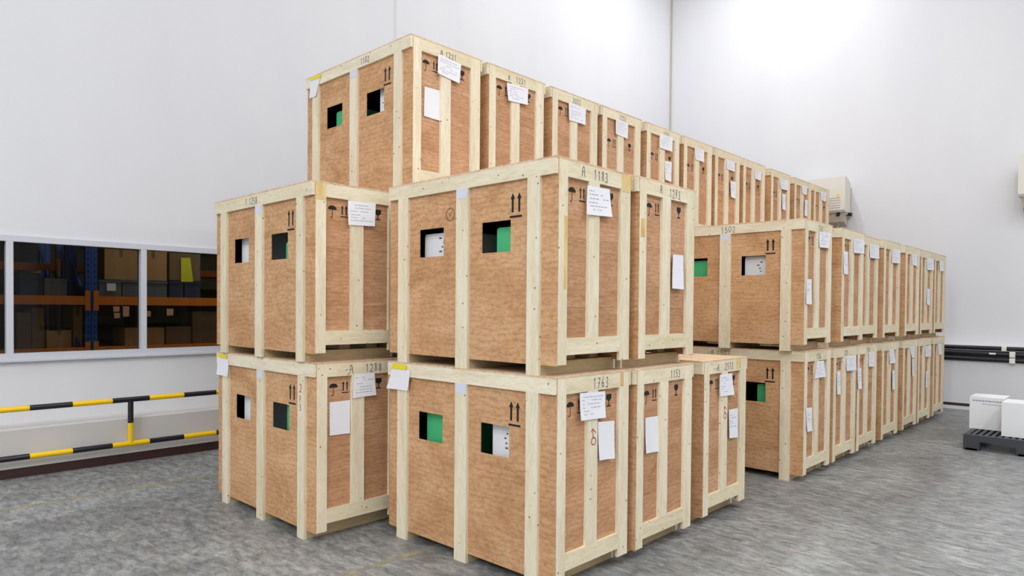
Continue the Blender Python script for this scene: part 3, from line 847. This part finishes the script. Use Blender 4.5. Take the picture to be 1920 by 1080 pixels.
# ------------------------------------------------------------------ plastic pallet with white cartons at the right
PZ = on_plane(0, 6.614, 1790 + 125 / 7.2, 720 + 675 / 7.2).z
px0, px1, py1 = 6.614, 7.48, -0.81
py0 = py1 - 1.2
pal = empty('plastic_pallet', ((px0 + px1) / 2, (py0 + py1) / 2, 0), 'dark grey plastic pallet under white cartons by the end wall', 'pallet')
cx, cy = (px0 + px1) / 2, (py0 + py1) / 2
for xa, xb in ((px0, px0 + 0.14), (cx - 0.07, cx + 0.07), (px1 - 0.14, px1)):
    for ya, yb in ((py1 - 0.16, py1), (cy - 0.09, cy + 0.09), (py0, py0 + 0.16)):
        link('block', MB().box(xa - cx, xb - cx, ya - cy, yb - cy, 0.0, PZ - 0.075).mesh('block', PALLET), pal)
rim = MB()
rim.box(px0 - cx, px0 + 0.06 - cx, py0 - cy, py1 - cy, PZ - 0.075, PZ).box(px1 - 0.06 - cx, px1 - cx, py0 - cy, py1 - cy, PZ - 0.075, PZ)
rim.box(px0 + 0.06 - cx, px1 - 0.06 - cx, py0 - cy, py0 + 0.05 - cy, PZ - 0.075, PZ).box(px0 + 0.06 - cx, px1 - 0.06 - cx, py1 - 0.05 - cy, py1 - cy, PZ - 0.075, PZ)
link('rim', rim.mesh('rim', PALLET), pal)
sl = bmesh_box('deck_slat', (px0 + 0.06 - cx, px1 - 0.06 - cx, -0.017, 0.017, PZ - 0.05, PZ - 0.002), PALLET)
for k in range(17):
    link('deck_slat', sl, pal, (0, py1 - 0.085 - 0.064 * k - cy, 0))
for ya, yb in ((py1 - 0.16, py1), (cy - 0.09, cy + 0.09), (py0, py0 + 0.16)):
    link('runner', MB().box(px0 - cx, px1 - cx, ya + 0.02 - cy, yb - 0.02 - cy, 0.0, 0.025).mesh('runner', PALLET), pal)

def carton(x0, x1, y0, y1, z0, z1, label, printed):
    c = empty('white_carton', ((x0 + x1) / 2, (y0 + y1) / 2, z0), label, 'carton', 'white cartons on the plastic pallet')
    ox, oy = c.location.x, c.location.y
    h = z1 - z0
    link('box_body', MB().box(x0 - ox, x1 - ox, y0 - oy, y1 - oy, 0, h - 0.004).mesh('box_body', WHITE_BOX), c)
    for s in (0, 1):
        fx = (x0 - ox, -0.004) if s == 0 else (0.004, x1 - ox)
        link('flap', MB().box(fx[0], fx[1], y0 - oy, y1 - oy, h - 0.004, h).mesh('flap', WHITE_BOX), c)
    if printed:
        m = MB()
        rnd = random.Random(5)
        for zc, ya, yb, hh in ((h - 0.055, y1 - oy - 0.03, y0 - oy + 0.03, 0.016), (h - 0.09, y1 - oy - 0.13, y0 - oy + 0.04, 0.008)):
            y = ya
            while y > yb:
                l = rnd.uniform(0.012, 0.03)
                m.add([(x0 - ox - .001, y, zc), (x0 - ox - .001, y - l, zc), (x0 - ox - .001, y - l, zc + hh), (x0 - ox - .001, y, zc + hh)], [(0, 1, 2, 3)])
                y -= l + 0.006
        link('printed_text', m.mesh('printed_text', PAPER_INK), c)['kind'] = 'stuff'
    return c
e1 = on_plane(2, PZ, 1790 + 195 / 7.2, 720 + 592 / 7.2)
e2 = on_plane(2, PZ, 1790 + 628 / 7.2, 720 + 700 / 7.2)
t1 = on_plane(0, e1.x, 1790 + 190 / 7.2, 720 + 162 / 7.2).z
t2 = on_plane(0, e2.x, 1790 + 640 / 7.2, 720 + 245 / 7.2).z
carton(e1.x, e1.x + 0.42, e2.y + 0.02, e1.y, PZ, t1, 'white carton with a line of print, nearer the crates on the pallet', True)
carton(e2.x, e2.x + 0.42, e2.y - 0.36, e2.y, PZ, t2, 'white carton further forward on the pallet, cut off by the picture edge', False)
carton(e2.x + 0.1, e2.x + 0.5, e2.y - 0.76, e2.y - 0.38, PZ, t2 - 0.01, 'white carton on the pallet beyond the picture edge', False)

# ------------------------------------------------------------------ pallet rack and goods in the storeroom
V_R = 7.0
def zp(x, y, v=V_R):
    return on_plane(1, v, x / 4.155, 430 + y / 4.155)
def rack(v, label, beams):
    r = empty('pallet_rack', (0, v, 0), label, 'rack', 'racks behind the window')
    for xs in (-3.22, -0.525, 2.17):
        for dx in (0.0, 0.068):
            for dy in (0.0, 0.9):
                up = link('upright', MB().box(xs + dx, xs + dx + 0.062, dy, dy + 0.06, 0, 4.3).mesh('upright', RACK_BLUE), r)
                if dy == 0.0 and v < 8:
                    h = MB()
                    for k in range(18):
                        z = 1.05 + 0.075 * k
                        h.box(xs + dx + 0.024, xs + dx + 0.038, -0.001, 0.0, z, z + 0.03)
                    link('slot', h.mesh('slot', BUMPER), up)
        br = MB()
        for k in range(5):
            z = 0.2 + 0.8 * k
            br.bar((xs - 0.02, 0.05, z), (xs - 0.02, 0.9, z + 0.7), 0.03, 0.03)
        link('brace', br.mesh('brace', RACK_BLUE), r)
    for z0, z1 in beams:
        for xa, xb in ((-5.0, -3.22), (-3.084, -0.525), (-0.389, 2.17), (2.306, 4.9)):
            for dy in (0.0, 0.86):
                link('beam', MB().box(xa, xb, dy - 0.01, dy + 0.035, z0, z1).mesh('beam', RACK_ORANGE), r)
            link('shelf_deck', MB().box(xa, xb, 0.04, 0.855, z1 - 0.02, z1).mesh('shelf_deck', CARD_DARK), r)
            for e in (xa, xb):
                s = 0.0 if e == xa else -0.055
                link('connector', MB().box(e + s - (0.05 if e == xa else -0.05), e + s + 0.055 - (0.05 if e == xa else -0.05), -0.016, -0.002, z0 - 0.07, z1 + 0.07).mesh('connector', RACK_ORANGE), r)
    return r
rack(V_R, 'blue and orange pallet rack just behind the window', [(1.005, 1.11), (1.629, 1.735), (2.75, 2.85)])
rack(8.35, 'second blue and orange rack further back in the dark storeroom', [(0.5, 0.6), (2.08, 2.18), (3.2, 3.3)])

def goods(name, x0, y0, x1, y1, mat, label, base=None, v=V_R + 0.08, d=0.5, cat='carton', extra=None):
    a, b = zp(x0, y0, v), zp(x1, y1, v)
    z0 = base if base is not None else b.z
    c = empty(name, ((a.x + b.x) / 2, v + d / 2, z0), label, cat, 'goods in the storeroom')
    hx = (b.x - a.x) / 2
    h = max(a.z - z0, 0.05)
    link('box_body', MB().box(-hx, hx, -d / 2, d / 2, 0, h).mesh('box_body', mat), c)
    if cat == 'carton':
        link('packing_tape', MB().box(-0.02, 0.02, -d / 2 - 0.001, d / 2, h - 0.001, h + 0.001).box(-0.02, 0.02, -d / 2 - 0.0012, -d / 2, h * 0.75, h).mesh('packing_tape', CARD_DARK), c)
    else:
        link('rim', MB().box(-hx - 0.006, hx + 0.006, -d / 2 - 0.008, d / 2 + 0.008, h - 0.03, h).mesh('rim', mat), c)
    if extra:
        extra(c, hx, h, d)
    return c
SH, LO = 1.735, 1.11
def bin_label(c, hx, h, d):
    link('label', MB().box(-0.04, 0.06, -d / 2 - 0.012, -d / 2 - 0.009, h * 0.35, h * 0.8).mesh('label', PAPER), c)
def shelf_z(p): return zp(0, p).z
goods('storage_bin', 770, 392, 945, 510, GREY_BIN, 'grey storage bin with a white label, on the rack shelf', SH, cat='bin', extra=bin_label)
goods('storage_bin', 955, 392, 1075, 510, GREY_BIN, 'grey storage bin right of the labelled one, under the big carton', SH, cat='bin')
goods('storage_bin', 1090, 400, 1300, 510, GREY_BIN, 'grey storage bin right of the window mullion', SH, cat='bin')
goods('storage_bin', 1320, 400, 1425, 520, DARK_BIN, 'dark bin on the rack shelf below the yellow sheet', SH, cat='bin')
goods('storage_bin', 1440, 405, 1560, 520, DARK_BIN, 'bluish bin on the rack shelf right of the yellow sheet', SH, cat='bin')
goods('storage_bin', 150, 350, 335, 500, DARK_BIN, 'dark blue bin on the rack shelf in the left pane', SH, cat='bin')
goods('storage_bin', 345, 380, 520, 500, GREY_BIN, 'flat grey bin left of the blue upright', SH, cat='bin')
zb = zp(900, 392, V_R + 0.08).z + 0.002
goods('cardboard_carton', 815, 150, 1070, 390, CARD, 'brown cardboard carton on the bins right of the blue upright', zb)
goods('cardboard_carton', 1085, 160, 1300, 390, CARD, 'brown cardboard carton behind the window mullion', zp(1200, 400, V_R + 0.08).z + 0.002)
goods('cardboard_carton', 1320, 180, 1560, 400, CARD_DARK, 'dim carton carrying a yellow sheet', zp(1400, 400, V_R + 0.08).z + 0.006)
ys = [zp(1410, 222, V_R + 0.07), zp(1482, 222, V_R + 0.07), zp(1505, 408, V_R + 0.07), zp(1412, 408, V_R + 0.07)]
tag(link('yellow_sheet', mesh('yellow_sheet', ys, [(0, 3, 2, 1)], plain('yellow_paper', lin(225, 220, 40), 0.7))), 'bright yellow sheet hanging on a dim carton behind the window', 'paper')
goods('cardboard_carton', 975, 770, 1280, 875, CARD, 'low brown carton on the lower rack level', LO)
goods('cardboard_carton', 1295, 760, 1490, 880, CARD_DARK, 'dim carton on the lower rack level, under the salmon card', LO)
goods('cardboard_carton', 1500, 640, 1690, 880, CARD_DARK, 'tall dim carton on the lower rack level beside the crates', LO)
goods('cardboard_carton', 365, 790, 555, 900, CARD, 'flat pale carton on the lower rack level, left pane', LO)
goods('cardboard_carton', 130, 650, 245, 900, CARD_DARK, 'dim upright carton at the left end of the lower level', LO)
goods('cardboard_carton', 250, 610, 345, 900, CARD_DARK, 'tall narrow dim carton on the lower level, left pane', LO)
goods('cardboard_carton', 570, 600, 640, 700, CARD, 'small carton beside the blue upright, lower level', LO, V_R + 0.3)
for k, (x0, y0, x1, y1, lab) in enumerate([(882, 600, 932, 640, 'salmon tag hanging left of the larger tag under the orange beam'), (888, 650, 936, 690, 'lower crumpled salmon tag under the orange beam'),
                                           (958, 598, 1008, 678, 'largest salmon card hanging under the orange beam'), (1120, 635, 1176, 678, 'salmon card beside the window mullion'),
                                           (1298, 618, 1352, 670, 'square salmon card in the right pane')]):
    p = [zp(x0, y0, V_R - 0.03), zp(x1, y0 + 2, V_R - 0.03), zp(x1 - 2, y1, V_R - 0.03), zp(x0 + 2, y1 + 3, V_R - 0.03)]
    q = [x + Vector((0, 0.004, 0)) for x in p]
    tag(link('hanging_card', mesh('hanging_card', p + q, [(0, 3, 2, 1), (4, 5, 6, 7), (0, 1, 5, 4), (1, 2, 6, 5), (2, 3, 7, 6), (3, 0, 4, 7)], SALMON)), lab, 'card', 'salmon cards under the rack beam')

# ------------------------------------------------------------------ ceiling lights
HOUSING = plain('lamp_housing', lin(215, 215, 215), 0.5)
hm = MB().box(-0.75, 0.75, -0.22, 0.22, 0.03, 0.14).mesh('housing', HOUSING)
sm = MB().box(-0.02, 0.02, -0.02, 0.02, 0.14, 0.25).mesh('hanger', HOUSING)
for k, (x, y, share) in enumerate(LAMP_SPOTS):
    e = empty('ceiling_light', (x, y, CEIL - 0.25), 'rectangular ceiling light out of view, placed for its light', 'ceiling light', 'ceiling lights of the hall')
    link('housing', hm, e)
    link('hanger', sm, e)
    ld = bpy.data.lights.new('hall_lamp', 'AREA')
    ld.shape = 'RECTANGLE'
    ld.size, ld.size_y = 1.5, 0.44
    ld.energy = LAMP_POWER * share
    ld.color = LAMP_COLOR
    link('lamp', ld, e, (0, 0, 0.0))
ld = bpy.data.lights.new('storeroom_fill', 'AREA')  # added fill light, its housing made up along with it
ld.shape = 'RECTANGLE'
ld.size, ld.size_y = 2.4, 0.3
ld.energy = STORE_FILL_POWER
ld.color = (1.0, 0.95, 0.85)
e = empty('ceiling_light', STORE_FILL, 'unseen light added for the goods behind the window', 'ceiling light')
link('lamp', ld, e)
link('housing', MB().box(-1.2, 1.2, -0.15, 0.15, 0.02, 0.1).box(-0.02, 0.02, -0.02, 0.02, 0.1, 0.3).mesh('housing', HOUSING), e)
